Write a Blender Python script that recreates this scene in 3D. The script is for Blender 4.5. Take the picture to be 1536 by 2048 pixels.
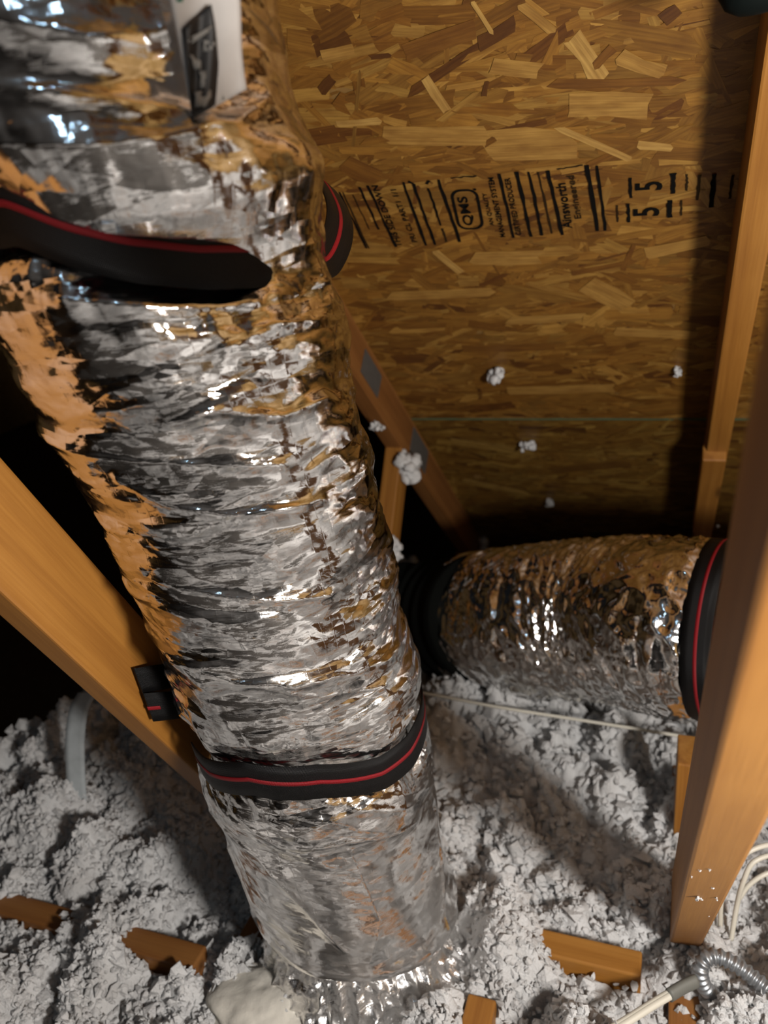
import bpy, bmesh, math, random
import numpy as np
from mathutils import Matrix, Vector

random.seed(7)
RNG = np.random.default_rng(11)
for o in list(bpy.data.objects):
    bpy.data.objects.remove(o)
SC = bpy.context.scene
COL = SC.collection

# ------------------------------------------------------------------ camera
# World: X along the ridge (right), Y away towards the eave, Z up, metres.
F = 1538.0
CAM = np.array([0.0, 0.0, 1.2])
M = np.array([[0.93799578, -0.04228028, -0.34405855],
              [0.33162645, 0.39845011, 0.85513824],
              [-0.10093469, 0.91621498, -0.38776578]])   # columns: right, up, forward
cd = bpy.data.cameras.new('camera')
cd.sensor_fit = 'VERTICAL'
cd.sensor_height = 36.0
cd.lens = F / 2048 * 36.0
cd.clip_start = 0.02
cd.dof.use_dof = True
cd.dof.focus_distance = 0.78
cd.dof.aperture_fstop = cd.lens / 6.0
cam = bpy.data.objects.new('camera', cd)
COL.objects.link(cam)
mw = Matrix.Identity(4)
for i in range(3):
    mw[i][0] = M[i, 0]; mw[i][1] = M[i, 1]; mw[i][2] = -M[i, 2]; mw[i][3] = CAM[i]
cam.matrix_world = mw
SC.camera = cam

# ------------------------------------------------------------------ light
w = bpy.data.worlds.new('world'); SC.world = w; w.use_nodes = True
bg = w.node_tree.nodes['Background']
bg.inputs[0].default_value = (0.75, 0.85, 1.0, 1); bg.inputs[1].default_value = 0.002

def lamp(name, loc, energy, color, radius, target=None, spot=None):
    ld = bpy.data.lights.new(name, 'SPOT' if spot else 'POINT')
    ld.energy = energy; ld.color = color; ld.shadow_soft_size = radius
    o = bpy.data.objects.new(name, ld); COL.objects.link(o); o.location = loc
    if spot:
        ld.spot_size = math.radians(spot); ld.spot_blend = 0.6
        o.rotation_euler = (Vector(target) - Vector(loc)).to_track_quat('-Z', 'Y').to_euler()
    return o
lamp('work_lamp', (0.55, -0.03, 1.06), 27.0, (1.0, 0.955, 0.905), 0.075)
lamp('cool_fill', (-0.05, -0.45, 1.95), 1.0, (0.5, 0.76, 1.0), 0.03)  # added weak cool fill for bluish glints and shadows; its source is unseen

vs = SC.view_settings
vs.view_transform = 'Standard'; vs.look = 'None'; vs.gamma = 1.0; vs.use_curve_mapping = False
vs.exposure = 1.52

# ------------------------------------------------------------------ pixel helpers
def ray(x, y):
    return M @ np.array([(x - 768) / F, -(y - 1024) / F, 1.0])
def W(x, y, d):
    return CAM + ray(x, y) * d
def on_axis(x, y, ax, val):
    d = ray(x, y); return CAM + d * ((val - CAM[ax]) / d[ax])
DECK = 1.109
def on_deck(x, y, c=DECK):
    d = ray(x, y); return CAM + d * (c / (d[1] + d[2]))
S2 = math.sqrt(0.5)
SEAM = on_deck(1100, 835)                       # a point on the seam between two roof panels
def deck_uv(x, y):
    p = on_deck(x, y) - np.array([0, SEAM[1], SEAM[2]])
    return p[0], (-p[1] + p[2]) * S2
DECK_M = Matrix(((1, 0, 0, 0), (0, -S2, -S2, SEAM[1]), (0, S2, -S2, SEAM[2]), (0, 0, 0, 1)))

# ------------------------------------------------------------------ numpy noise
_perm = np.random.default_rng(3).permutation(4096)
_grad = np.random.default_rng(4).normal(size=(4096, 3)); _grad /= np.linalg.norm(_grad, axis=1)[:, None]
def perlin(x, y, z=0.0):
    x, y, z = np.broadcast_arrays(np.asarray(x, float), np.asarray(y, float), np.asarray(z, float))
    xi = np.floor(x).astype(np.int64); yi = np.floor(y).astype(np.int64); zi = np.floor(z).astype(np.int64)
    xf = x - xi; yf = y - yi; zf = z - zi
    fd = lambda t: t * t * t * (t * (t * 6 - 15) + 10)
    u, v, ww = fd(xf), fd(yf), fd(zf)
    def g(a, b, c):
        h = _perm[(_perm[(_perm[(xi + a) & 4095] + yi + b) & 4095] + zi + c) & 4095]
        G = _grad[h]
        return G[..., 0] * (xf - a) + G[..., 1] * (yf - b) + G[..., 2] * (zf - c)
    def l(a, b, t): return a + (b - a) * t
    return 1.6 * l(l(l(g(0,0,0), g(1,0,0), u), l(g(0,1,0), g(1,1,0), u), v),
                   l(l(g(0,0,1), g(1,0,1), u), l(g(0,1,1), g(1,1,1), u), v), ww)
def ridged(x, y, z=0.0):
    return 1.0 - np.minimum(1.0, np.abs(perlin(x, y, z)) * 2.2)
_hv = np.random.default_rng(8).uniform(-1, 1, 4096)
def facets(u, v, seed=0, skew=0.35):
    """piecewise flat crumple: random heights on a skewed triangle lattice"""
    u = u + skew * v
    i = np.floor(u).astype(np.int64); j = np.floor(v).astype(np.int64); a = u - i; b = v - j
    h = lambda p, q: _hv[_perm[(_perm[(i + p + seed * 131) & 4095] + j + q) & 4095]]
    h00, h10, h01, h11 = h(0, 0), h(1, 0), h(0, 1), h(1, 1)
    flip = ((i * 7 + j * 3 + seed) & 1) == 0
    A = np.where(a > b, h00 + (h10 - h00) * a + (h11 - h10) * b, h00 + (h01 - h00) * b + (h11 - h01) * a)
    B = np.where(a + b < 1, h00 + (h10 - h00) * a + (h01 - h00) * b, h11 + (h01 - h11) * (1 - a) + (h10 - h11) * (1 - b))
    return np.where(flip, A, B)
def smooth(a, b, x):
    t = np.clip((x - a) / (b - a), 0, 1); return t * t * (3 - 2 * t)

# ------------------------------------------------------------------ object helpers
def np_mesh(name, V, faces, smooth_shade=True, uv=None, col=None):
    """faces: (n,k) index array; uv/col: one value per vertex"""
    V = np.asarray(V, np.float32); faces = np.asarray(faces, np.int32)
    n, k = faces.shape
    me = bpy.data.meshes.new(name)
    me.vertices.add(len(V)); me.vertices.foreach_set('co', V.ravel())
    me.loops.add(n * k); me.loops.foreach_set('vertex_index', faces.ravel())
    me.polygons.add(n)
    me.polygons.foreach_set('loop_start', np.arange(0, n * k, k, dtype=np.int32))
    me.polygons.foreach_set('loop_total', np.full(n, k, np.int32))
    if uv is not None:
        l = me.uv_layers.new(name='UVMap')
        l.data.foreach_set('uv', np.asarray(uv, np.float32)[faces.ravel()].ravel())
    if col is not None:
        a = me.color_attributes.new('col', 'FLOAT_COLOR', 'POINT')
        c = np.ones((len(V), 4), np.float32); c[:, :3] = col
        a.data.foreach_set('color', c.ravel())
    me.update(calc_edges=True)
    me.polygons.foreach_set('use_smooth', np.full(n, smooth_shade))
    return me
def link(name, me, mat=None, parent=None):
    o = bpy.data.objects.new(name, me); COL.objects.link(o)
    if mat is not None and me is not None and not me.materials: me.materials.append(mat)
    if parent is not None: o.parent = parent
    return o
def empty(name, loc=(0, 0, 0)):
    o = bpy.data.objects.new(name, None); COL.objects.link(o); o.location = loc
    o.empty_display_size = 0.05
    return o
def tag(o, label=None, cat=None, group=None, kind=None):
    if label: o['label'] = label
    if cat: o['category'] = cat
    if group: o['group'] = group
    if kind: o['kind'] = kind
    return o
def keep_world(o, parent):
    """parent an object whose mesh is in world coordinates to an Empty placed elsewhere"""
    o.parent = parent
    o.matrix_parent_inverse = Matrix.Translation(parent.location).inverted() if parent.type == 'EMPTY' else Matrix.Identity(4)
def grid_faces(nu, nv, wrap=False):
    """vertex index = j*nu + i ; i along u"""
    i = np.arange(nu if wrap else nu - 1); j = np.arange(nv - 1)
    I, J = np.meshgrid(i, j); I = I.ravel(); J = J.ravel(); I2 = (I + 1) % nu
    return np.stack([J * nu + I, J * nu + I2, (J + 1) * nu + I2, (J + 1) * nu + I], 1)
def box_mesh(name, sx, sy, sz, bevel=0.0):
    bm = bmesh.new(); bmesh.ops.create_cube(bm, size=1.0)
    bmesh.ops.scale(bm, vec=(sx, sy, sz), verts=bm.verts)
    if bevel: bmesh.ops.bevel(bm, geom=bm.edges[:], offset=bevel, segments=2, affect='EDGES', profile=0.6)
    me = bpy.data.meshes.new(name); bm.to_mesh(me); bm.free()
    return me
def beam(name, p0, p1, side, ws, wn, mat, parent=None, bevel=0.003):
    """board from p0 to p1; local x = length, local y = side axis (width ws), local z (width wn)"""
    p0 = Vector(p0); p1 = Vector(p1); L = (p1 - p0).length; x = (p1 - p0).normalized()
    y = Vector(side); y = (y - x * y.dot(x)).normalized(); z = x.cross(y)
    me = box_mesh(name, L, ws, wn, bevel)
    o = link(name, me, mat)
    m = Matrix((( x.x, y.x, z.x, 0), (x.y, y.y, z.y, 0), (x.z, y.z, z.z, 0), (0, 0, 0, 1)))
    m.translation = (p0 + p1) / 2
    if parent is not None:
        o.parent = parent; m = Matrix.Translation(parent.location).inverted() @ m
    o.matrix_local = m
    return o
def catmull(P, n):
    P = np.asarray(P, float); t = np.linspace(0, len(P) - 1, n)
    Q = np.vstack([2 * P[0] - P[1], P, 2 * P[-1] - P[-2]])
    i = np.minimum(t.astype(int), len(P) - 2); f = (t - i)[:, None]
    a, b, c, d = Q[i], Q[i + 1], Q[i + 2], Q[i + 3]
    return 0.5 * (2 * b + (c - a) * f + (2 * a - 5 * b + 4 * c - d) * f**2 + (3 * b - a - 3 * c + d) * f**3)
def frames(C):
    T = np.gradient(C, axis=0); T /= np.linalg.norm(T, axis=1)[:, None]
    N = np.zeros_like(T); up = np.array([0.1, 0.2, 1.0])
    n = up - T[0] * (up @ T[0]); n /= np.linalg.norm(n)
    for i in range(len(T)):
        n = n - T[i] * (n @ T[i]); n /= np.linalg.norm(n); N[i] = n
    return T, N, np.cross(T, N)
def tube_mesh(name, C, rad, seg=12, cap=True, flat=1.0):
    C = np.asarray(C, float); T, N, B = frames(C); r = np.broadcast_to(np.asarray(rad, float), (len(C),))
    th = np.linspace(0, 2 * math.pi, seg, endpoint=False)
    V = C[:, None] + r[:, None, None] * (N[:, None] * np.cos(th)[None, :, None] + flat * B[:, None] * np.sin(th)[None, :, None])
    V = V.reshape(-1, 3); Fc = [tuple(q) for q in grid_faces(seg, len(C), True)]
    if cap: Fc += [tuple(range(seg))[::-1], tuple(range(len(V) - seg, len(V)))]
    me = bpy.data.meshes.new(name); me.from_pydata(V.tolist(), [], Fc); me.update()
    me.polygons.foreach_set('use_smooth', np.ones(len(Fc), bool))
    return me

# ------------------------------------------------------------------ materials
class NT:
    def __init__(s, name):
        s.m = bpy.data.materials.new(name); s.m.use_nodes = True
        s.t = s.m.node_tree; s.b = s.t.nodes['Principled BSDF']
    def n(s, typ, **kw):
        nd = s.t.nodes.new('ShaderNode' + typ)
        for k, v in kw.items(): setattr(nd, k, v)
        return nd
    def l(s, a, b): s.t.links.new(a, b)
    def val(s, node, **kw):
        for k, v in kw.items(): node.inputs[k].default_value = v
        return node
    def coord(s, kind='Object', scale=(1, 1, 1), rot=(0, 0, 0)):
        c = s.n('TexCoord'); m = s.n('Mapping'); m.inputs['Scale'].default_value = scale; m.inputs['Rotation'].default_value = rot
        s.l(c.outputs[kind], m.inputs[0]); return m.outputs[0]
    def noise(s, vec, scale, detail=3, rough=0.55, dist=0.0):
        t = s.n('TexNoise'); t.inputs['Scale'].default_value = scale; t.inputs['Detail'].default_value = detail
        t.inputs['Roughness'].default_value = rough; t.inputs['Distortion'].default_value = dist
        s.l(vec, t.inputs['Vector']); return t
    def ramp(s, fac, stops):
        r = s.n('ValToRGB'); e = r.color_ramp.elements
        while len(e) < len(stops): e.new(0.5)
        for k, (p, c) in zip(e, stops): k.position = p; k.color = (*c, 1)
        s.l(fac, r.inputs[0]); return r.outputs[0]
    def mix(s, fac, a, b, mode='MIX'):
        x = s.n('Mix', data_type='RGBA', blend_type=mode)
        for v, i in ((fac, 0), (a, 6), (b, 7)):
            if hasattr(v, 'links'): s.l(v, x.inputs[i])
            else: x.inputs[i].default_value = v if i == 0 else (*v, 1)
        return x.outputs[2]
    def bump(s, h, strength, dist, normal=None):
        b = s.n('Bump'); b.inputs['Strength'].default_value = strength; b.inputs['Distance'].default_value = dist
        s.l(h, b.inputs['Height'])
        if normal is not None: s.l(normal, b.inputs['Normal'])
        return b.outputs[0]

def plain(name, color, rough=0.6, metal=0.0, bump=None):
    k = NT(name); k.b.inputs['Base Color'].default_value = (*color, 1)
    k.b.inputs['Roughness'].default_value = rough; k.b.inputs['Metallic'].default_value = metal
    if rough >= 0.8: k.b.inputs['Specular IOR Level'].default_value = 0.1
    if bump:
        nz = k.noise(k.coord(), bump[0], 4); k.l(k.bump(nz.outputs[0], bump[1], bump[2]), k.b.inputs['Normal'])
        k.l(k.mix(nz.outputs[0], tuple(c * 0.7 for c in color), tuple(min(1, c * 1.25) for c in color)), k.b.inputs['Base Color'])
    return k.m

def pine(name, dark, mid, light):
    k = NT(name)
    oi = k.n('ObjectInfo')
    c = k.n('TexCoord'); add = k.n('VectorMath', operation='ADD'); k.l(c.outputs['Object'], add.inputs[0])
    sc = k.n('VectorMath', operation='SCALE'); sc.inputs[3].default_value = 7.0
    cmb = k.n('CombineXYZ'); [k.l(oi.outputs['Random'], cmb.inputs[i]) for i in range(3)]
    k.l(cmb.outputs[0], sc.inputs[0]); k.l(sc.outputs[0], add.inputs[1])
    def mp(s):
        m = k.n('Mapping'); m.inputs['Scale'].default_value = s; k.l(add.outputs[0], m.inputs[0]); return m.outputs[0]
    rings = k.noise(mp((1.1, 42, 42)), 1.0, 2, 0.5, 0.6)
    fine = k.noise(mp((9, 330, 330)), 1.0, 3, 0.6)
    blot = k.noise(mp((5, 9, 9)), 1.0, 3, 0.5)
    base = k.ramp(rings.outputs[0], [(0.32, dark), (0.5, mid), (0.68, light)])
    base = k.mix(0.35, base, k.ramp(fine.outputs[0], [(0.3, dark), (0.7, light)]))
    base = k.mix(k.ramp(blot.outputs[0], [(0.45, (0, 0, 0)), (0.75, (0.45,) * 3)]), base, dark)
    kn = k.n('TexVoronoi'); kn.inputs['Scale'].default_value = 1.0; k.l(mp((3.0, 11, 11)), kn.inputs['Vector'])
    base = k.mix(k.ramp(kn.outputs['Distance'], [(0.05, (0.8,) * 3), (0.13, (0, 0, 0))]), base, tuple(d * 0.35 for d in dark))
    k.l(base, k.b.inputs['Base Color'])
    k.b.inputs['Roughness'].default_value = 0.55
    k.l(k.bump(fine.outputs[0], 0.25, 0.0008), k.b.inputs['Normal'])
    return k.m
PINE = pine('pine_lumber', (0.21, 0.078, 0.009), (0.30, 0.125, 0.018), (0.36, 0.163, 0.030))
PINE_RED = pine('reddish_lumber', (0.14, 0.050, 0.010), (0.21, 0.080, 0.018), (0.26, 0.112, 0.028))

def osb_mat(name, tint):
    k = NT(name)
    at = k.n('Attribute', attribute_name='col')
    uvn = k.n('UVMap')
    m1 = k.n('Mapping'); m1.inputs['Scale'].default_value = (14, 320, 1); k.l(uvn.outputs[0], m1.inputs[0])
    g = k.noise(m1.outputs[0], 1.0, 3, 0.6)
    m2 = k.n('Mapping'); m2.inputs['Scale'].default_value = (25, 60, 1); k.l(uvn.outputs[0], m2.inputs[0])
    g2 = k.noise(m2.outputs[0], 1.0, 3, 0.5)
    c = k.mix(1.0, at.outputs['Color'], k.ramp(g.outputs[0], [(0.3, (0.70, 0.64, 0.58)), (0.65, (1.1, 1.1, 1.1))]), 'MULTIPLY')
    c = k.mix(1.0, c, k.ramp(g2.outputs[0], [(0.3, (0.78, 0.70, 0.62)), (0.62, (1.08, 1.08, 1.08))]), 'MULTIPLY')
    c = k.mix(1.0, c, tint, 'MULTIPLY')
    k.l(c, k.b.inputs['Base Color']); k.b.inputs['Roughness'].default_value = 0.55
    k.l(k.bump(g.outputs[0], 0.3, 0.0006), k.b.inputs['Normal'])
    return k.m
OSB = osb_mat('strand_board', (0.50, 0.41, 0.225))
OSB_LOW = osb_mat('strand_board_olive', (0.40, 0.36, 0.19))

DARK_SLOPE = plain('darkened_rear_slope', (0.055, 0.053, 0.052), 0.9, bump=(12, 0.2, 0.003))  # rear slope coloured dark so the foil reflects less gold; no lining known
DARK_BOARD = plain('dark_reflected_board', (0.065, 0.060, 0.055), 0.8, bump=(18, 0.2, 0.002))  # dark tone chosen for what the foil reflects, not for wear
def osb_far():
    k = NT('strand_board_plain'); v = k.n('TexVoronoi'); k.l(k.coord('Object', (9, 30, 30)), v.inputs['Vector'])
    k.l(k.ramp(v.outputs['Color'], [(0.1, (0.13, 0.065, 0.015)), (0.5, (0.26, 0.15, 0.04)), (0.9, (0.38, 0.24, 0.08))]), k.b.inputs['Base Color'])
    k.b.inputs['Roughness'].default_value = 0.6
    return k.m
OSB_FAR = osb_far()
OSB_CORE = plain('board_core', (0.20, 0.105, 0.025), 0.7, bump=(60, 0.4, 0.001))

def foil(name, facet, tint=(0.86, 0.85, 0.84), rough=(0.07, 0.17), ani=(13, 60), k2=0.2, axw=(0.6, 0.6, 1.0), zsm=(0.45, 0.56), ztop=0.6):
    """aluminium film: every small facet of the crumpled film has its own tilt"""
    k = NT(name)
    uvn = k.n('UVMap')
    wn = k.noise(uvn.outputs[0], 16.0, 3, 0.6)
    sub = k.n('VectorMath', operation='SUBTRACT'); sub.inputs[1].default_value = (0.5, 0.5, 0.5); k.l(wn.outputs[1], sub.inputs[0])
    scl = k.n('VectorMath', operation='SCALE'); scl.inputs[3].default_value = 0.010; k.l(sub.outputs[0], scl.inputs[0])
    add = k.n('VectorMath', operation='ADD'); k.l(uvn.outputs[0], add.inputs[0]); k.l(scl.outputs[0], add.inputs[1])
    geo = k.n('NewGeometry')
    nrm = geo.outputs['Normal']
    # film drawn tight in some places, crumpled in others
    msk = k.noise(uvn.outputs[0], 9.0, 2, 0.5)
    mk = k.ramp(msk.outputs[0], [(0.36, (0.25,) * 3), (0.62, (1, 1, 1))])
    sp = k.n('SeparateXYZ'); k.l(uvn.outputs[0], sp.inputs[0])
    mr = k.n('MapRange'); mr.inputs[1].default_value = zsm[0]; mr.inputs[2].default_value = zsm[1]; mr.inputs[3].default_value = 0.22; mr.inputs[4].default_value = 1.0
    k.l(sp.outputs[1], mr.inputs[0])
    m3 = k.n('MapRange'); m3.inputs[1].default_value = 1.14; m3.inputs[2].default_value = 1.22; m3.inputs[3].default_value = 1.0; m3.inputs[4].default_value = ztop
    k.l(sp.outputs[1], m3.inputs[0])
    m4 = k.n('Math', operation='MULTIPLY'); k.l(mr.outputs[0], m4.inputs[0]); k.l(m3.outputs[0], m4.inputs[1]); mr = m4
    m0 = k.n('Math', operation='MULTIPLY'); k.l(mk, m0.inputs[0]); k.l(mr.outputs[0], m0.inputs[1]); mk = m0.outputs[0]
    for (su, sv, amt, rot) in ((ani[0] * 0.6, ani[1] * 0.8, 1.0, 0.10), (ani[0] * 1.8, ani[1] * 1.7, 0.7, -0.16), (ani[0] * 7, ani[1] * 3.2, 0.38, 0.5)):
        mp = k.n('Mapping'); mp.inputs['Scale'].default_value = (su, sv, 1); mp.inputs['Rotation'].default_value = (0, 0, rot)
        k.l(add.outputs[0], mp.inputs[0])
        v = k.n('TexVoronoi', voronoi_dimensions='2D'); v.inputs['Scale'].default_value = 1.0; k.l(mp.outputs[0], v.inputs['Vector'])
        s = k.n('VectorMath', operation='SUBTRACT'); s.inputs[1].default_value = (0.5, 0.5, 0.5); k.l(v.outputs['Color'], s.inputs[0])
        st = k.n('VectorMath', operation='MULTIPLY'); st.inputs[1].default_value = axw; k.l(s.outputs[0], st.inputs[0])
        q = k.n('VectorMath', operation='SCALE'); k.l(st.outputs[0], q.inputs[0])
        mm = k.n('Math', operation='MULTIPLY'); mm.inputs[1].default_value = facet * amt; k.l(mk, mm.inputs[0]); k.l(mm.outputs[0], q.inputs[3])
        a = k.n('VectorMath', operation='ADD'); k.l(nrm, a.inputs[0]); k.l(q.outputs[0], a.inputs[1]); nrm = a.outputs[0]
    nn = k.n('VectorMath', operation='NORMALIZE'); k.l(nrm, nn.inputs[0])
    # fine creases and the scrim threads under the film
    cr = k.n('Mapping'); cr.inputs['Scale'].default_value = (60, 150, 1); k.l(add.outputs[0], cr.inputs[0])
    crn = k.noise(cr.outputs[0], 1.0, 4, 0.7)
    hsum = crn.outputs[0]
    for ax_, per in ((0, 0.0063), (1, 0.0058)):
        pp = k.n('Math', operation='PINGPONG'); pp.inputs[1].default_value = per; k.l(sp.outputs[ax_], pp.inputs[0])
        th_ = k.n('MapRange'); th_.inputs[1].default_value = 0.0; th_.inputs[2].default_value = 0.0007; th_.inputs[3].default_value = 0.12; th_.inputs[4].default_value = 0.0
        k.l(pp.outputs[0], th_.inputs[0]); ad = k.n('Math', operation='ADD'); k.l(hsum, ad.inputs[0]); k.l(th_.outputs[0], ad.inputs[1]); hsum = ad.outputs[0]
    nb = k.bump(hsum, k2, 0.0016, nn.outputs[0])
    k.l(nb, k.b.inputs['Normal'])
    k.b.inputs['Metallic'].default_value = 1.0
    k.b.inputs['Base Color'].default_value = (*tint, 1)
    rr = k.ramp(crn.outputs[0], [(0.3, (rough[0],) * 3), (0.7, (rough[1],) * 3)])
    k.l(rr, k.b.inputs['Roughness'])
    return k.m
FOIL = foil('foil_film', 0.72)
FOIL_BACK = foil('foil_film_ribbed', 0.35, ani=(10, 80), axw=(1, 1, 0.6), zsm=(-2, -1), ztop=1.0)
FOIL_TAPE = foil('foil_tape', 0.75, rough=(0.2, 0.42), ani=(50, 60), k2=0.7, axw=(1, 1, 1), zsm=(-2, -1))

def webbing():
    k = NT('black_webbing'); uvn = k.n('UVMap')
    m = k.n('Mapping'); m.inputs['Scale'].default_value = (1, 1, 1); k.l(uvn.outputs[0], m.inputs[0])
    wv = k.n('TexWave', wave_type='BANDS', bands_direction='X'); wv.inputs['Scale'].default_value = 260; k.l(m.outputs[0], wv.inputs[0])
    wv2 = k.n('TexWave', wave_type='BANDS', bands_direction='Y'); wv2.inputs['Scale'].default_value = 200; k.l(m.outputs[0], wv2.inputs[0])
    h = k.n('Math', operation='ADD'); k.l(wv.outputs['Fac'], h.inputs[0]); k.l(wv2.outputs['Fac'], h.inputs[1])
    k.l(k.bump(h.outputs[0], 0.5, 0.0006), k.b.inputs['Normal'])
    k.b.inputs['Base Color'].default_value = (0.0022, 0.002, 0.0022, 1); k.b.inputs['Roughness'].default_value = 0.45; k.b.inputs['Specular IOR Level'].default_value = 0.25
    return k
kb = webbing(); BLACK_WEB = kb.m
kr = webbing(); RED_WEB = kr.m; RED_WEB.name = 'red_webbing'
kr.b.inputs['Base Color'].default_value = (0.20, 0.006, 0.010, 1)

def wool_mat():
    k = NT('loose_insulation'); c = k.coord('Object')
    n1 = k.noise(c, 9.0, 3); n2 = k.noise(c, 260.0, 4, 0.65)
    col = k.ramp(n1.outputs[0], [(0.3, (0.50, 0.49, 0.48)), (0.55, (0.60, 0.597, 0.592)), (0.8, (0.64, 0.637, 0.633))])
    k.l(col, k.b.inputs['Base Color']); k.b.inputs['Roughness'].default_value = 0.9
    k.b.inputs['Specular IOR Level'].default_value = 0.15
    k.l(k.bump(n2.outputs[0], 0.8, 0.004), k.b.inputs['Normal'])
    return k.m
WOOL = wool_mat()
INK = plain('stamp_ink', (0.003, 0.0025, 0.002), 0.9)
INK_FAINT = plain('stamp_ink_faint', (0.020, 0.011, 0.004), 0.9)
GREEN_EDGE = plain('green_edge_paint', (0.07, 0.11, 0.055), 0.7, bump=(90, 0.3, 0.001))
STEEL = plain('galvanized_steel', (0.36, 0.38, 0.40), 0.42, 0.85, bump=(40, 0.15, 0.001))
PLATE = plain('dusty_plate_steel', (0.085, 0.078, 0.070), 0.7, 0.2, bump=(80, 0.3, 0.001))
CABLE = plain('white_cable_jacket', (0.56, 0.53, 0.45), 0.45)
SLEEVE = plain('grey_sleeve', (0.12, 0.12, 0.105), 0.6)
FOAM = plain('cream_foam', (0.55, 0.52, 0.46), 0.85, bump=(35, 0.5, 0.006))
PAPER = plain('label_paper', (0.50, 0.48, 0.46), 0.6, bump=(30, 0.2, 0.002))
PRINT = plain('label_black_print', (0.012, 0.011, 0.011), 0.5)
PRINT_GREY = plain('label_grey_print', (0.30, 0.29, 0.27), 0.6)
GREEN_INK = plain('label_green_print', (0.02, 0.15, 0.08), 0.6)
TEAL = plain('dark_teal_plastic', (0.0025, 0.0045, 0.004), 0.8)
DRYWALL = plain('darkened_floor', (0.07, 0.045, 0.025), 0.9, bump=(30, 0.1, 0.001))  # floor colour darkened to stand for the unlit far left of the attic
STRIP = plain('dull_grey_metal', (0.42, 0.45, 0.46), 0.6, 0.2, bump=(40, 0.2, 0.001))
NAIL = plain('nail_steel', (0.25, 0.24, 0.23), 0.45, 0.9)

# ------------------------------------------------------------------ setting
def slab(name, corners, thick, mat):
    """quad slab; thickness goes along minus the face normal"""
    P = [Vector(p) for p in corners]; n = (P[1] - P[0]).cross(P[3] - P[0]).normalized() * -thick
    V = [tuple(p) for p in P] + [tuple(p + n) for p in P]
    me = bpy.data.meshes.new(name)
    me.from_pydata(V, [], [(0, 1, 2, 3), (7, 6, 5, 4), (0, 4, 5, 1), (1, 5, 6, 2), (2, 6, 7, 3), (3, 7, 4, 0)])
    me.update()
    o = link(name, me, mat); o['kind'] = 'structure'; return o
XL, XR = -0.588, 1.5
RIDGE_Y = -0.35; RIDGE_Z = CAM[2] + DECK - RIDGE_Y
EAVE_Y = CAM[2] + DECK
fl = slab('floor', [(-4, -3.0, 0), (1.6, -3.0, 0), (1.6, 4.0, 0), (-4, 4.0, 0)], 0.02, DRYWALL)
tag(fl, 'attic floor under the loose white insulation, coloured dark for the unlit far left', 'floor')
if True:      # unseen dark board added to darken the foil reflections
    o = link('added_dark_board', box_mesh('added_dark_board', 2.6, 0.60, 0.018, 0.002), DARK_BOARD); o.location = (-0.2, -0.22, 0.235)
    tag(o, 'added dark board beneath the viewer, reflected in the foil', 'board')
zb = RIDGE_Z - (RIDGE_Y + 3.0)
cb = slab('ceiling', [(-4, RIDGE_Y, RIDGE_Z), (1.6, RIDGE_Y, RIDGE_Z), (1.6, -3.0, zb), (-4, -3.0, zb)], 0.012, DARK_SLOPE)
cb.name = 'wall_back'; tag(cb, 'roof slope behind the viewer, coloured dark for the foil reflections', 'roof')
o = slab('wall_right', [(1.6, -3.0, 0), (1.6, -3.0, 3), (1.6, 4.0, 3), (1.6, 4.0, 0)], 0.02, OSB_FAR); tag(o, 'strand board end wall beyond the right rafter', 'wall')
o = slab('wall_left', [(-4, 4.0, 0), (-4, 4.0, 3), (-4, -3.0, 3), (-4, -3.0, 0)], 0.02, OSB_FAR); tag(o, 'dark far end wall of the attic on the left', 'wall')
o = slab('wall_far', [(1.6, 4.0, 0), (1.6, 4.0, 3), (-4, 4.0, 3), (-4, 4.0, 0)], 0.02, OSB_FAR); tag(o, 'dark far wall seen in the gap left of the roof deck', 'wall')

# roof deck: panels with strands
roof = empty('ceiling', (0, SEAM[1], SEAM[2])); tag(roof, 'sloping strand board roof deck with printed grade stamp', 'roof', kind='structure')
roof.matrix_world = DECK_M
S_TOP = (SEAM[1] - RIDGE_Y) / S2
S_BOT = -(EAVE_Y - SEAM[1]) / S2
def panel(u0, u1, s0, s1, mat):
    me = box_mesh('osb_panel', u1 - u0, s1 - s0, 0.012, 0.0008)
    o = link('osb_panel', me, mat, roof); o.location = ((u0 + u1) / 2, (s0 + s1) / 2, -0.0062)
    return o
GAP = 0.0016
p_up = panel(XL, XR, GAP, 1.219, OSB_CORE)
p_low = panel(XL, XR, S_BOT, -GAP, OSB_CORE)
p_top = panel(XL, XR, 1.222, S_TOP, OSB_CORE)
PAL = np.array([[0.40, 0.225, 0.058], [0.46, 0.27, 0.075], [0.33, 0.175, 0.04], [0.56, 0.365, 0.13],
                [0.28, 0.14, 0.028], [0.56, 0.37, 0.13], [0.19, 0.085, 0.018], [0.36, 0.215, 0.062]])
PW = np.array([0.24, 0.20, 0.17, 0.12, 0.10, 0.045, 0.045, 0.08])
def strand_poly(L, Wd, rng):
    """outline of one strand, local x = grain"""
    j = lambda s: rng.normal() * s
    a = L / 2; b = Wd / 2; sk = j(0.25) * Wd
    return np.array([[-a + j(.05) * L, -b * .5], [-a * .92, -b], [0, -b * (1 + j(.15))], [a * .92 + sk, -b * (1 + j(.2))],
                     [a + j(.05) * L + sk, 0], [a * .93, b * (1 + j(.2))], [0, b * (1 + j(.15))], [-a * .95 - sk, b]])
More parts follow.
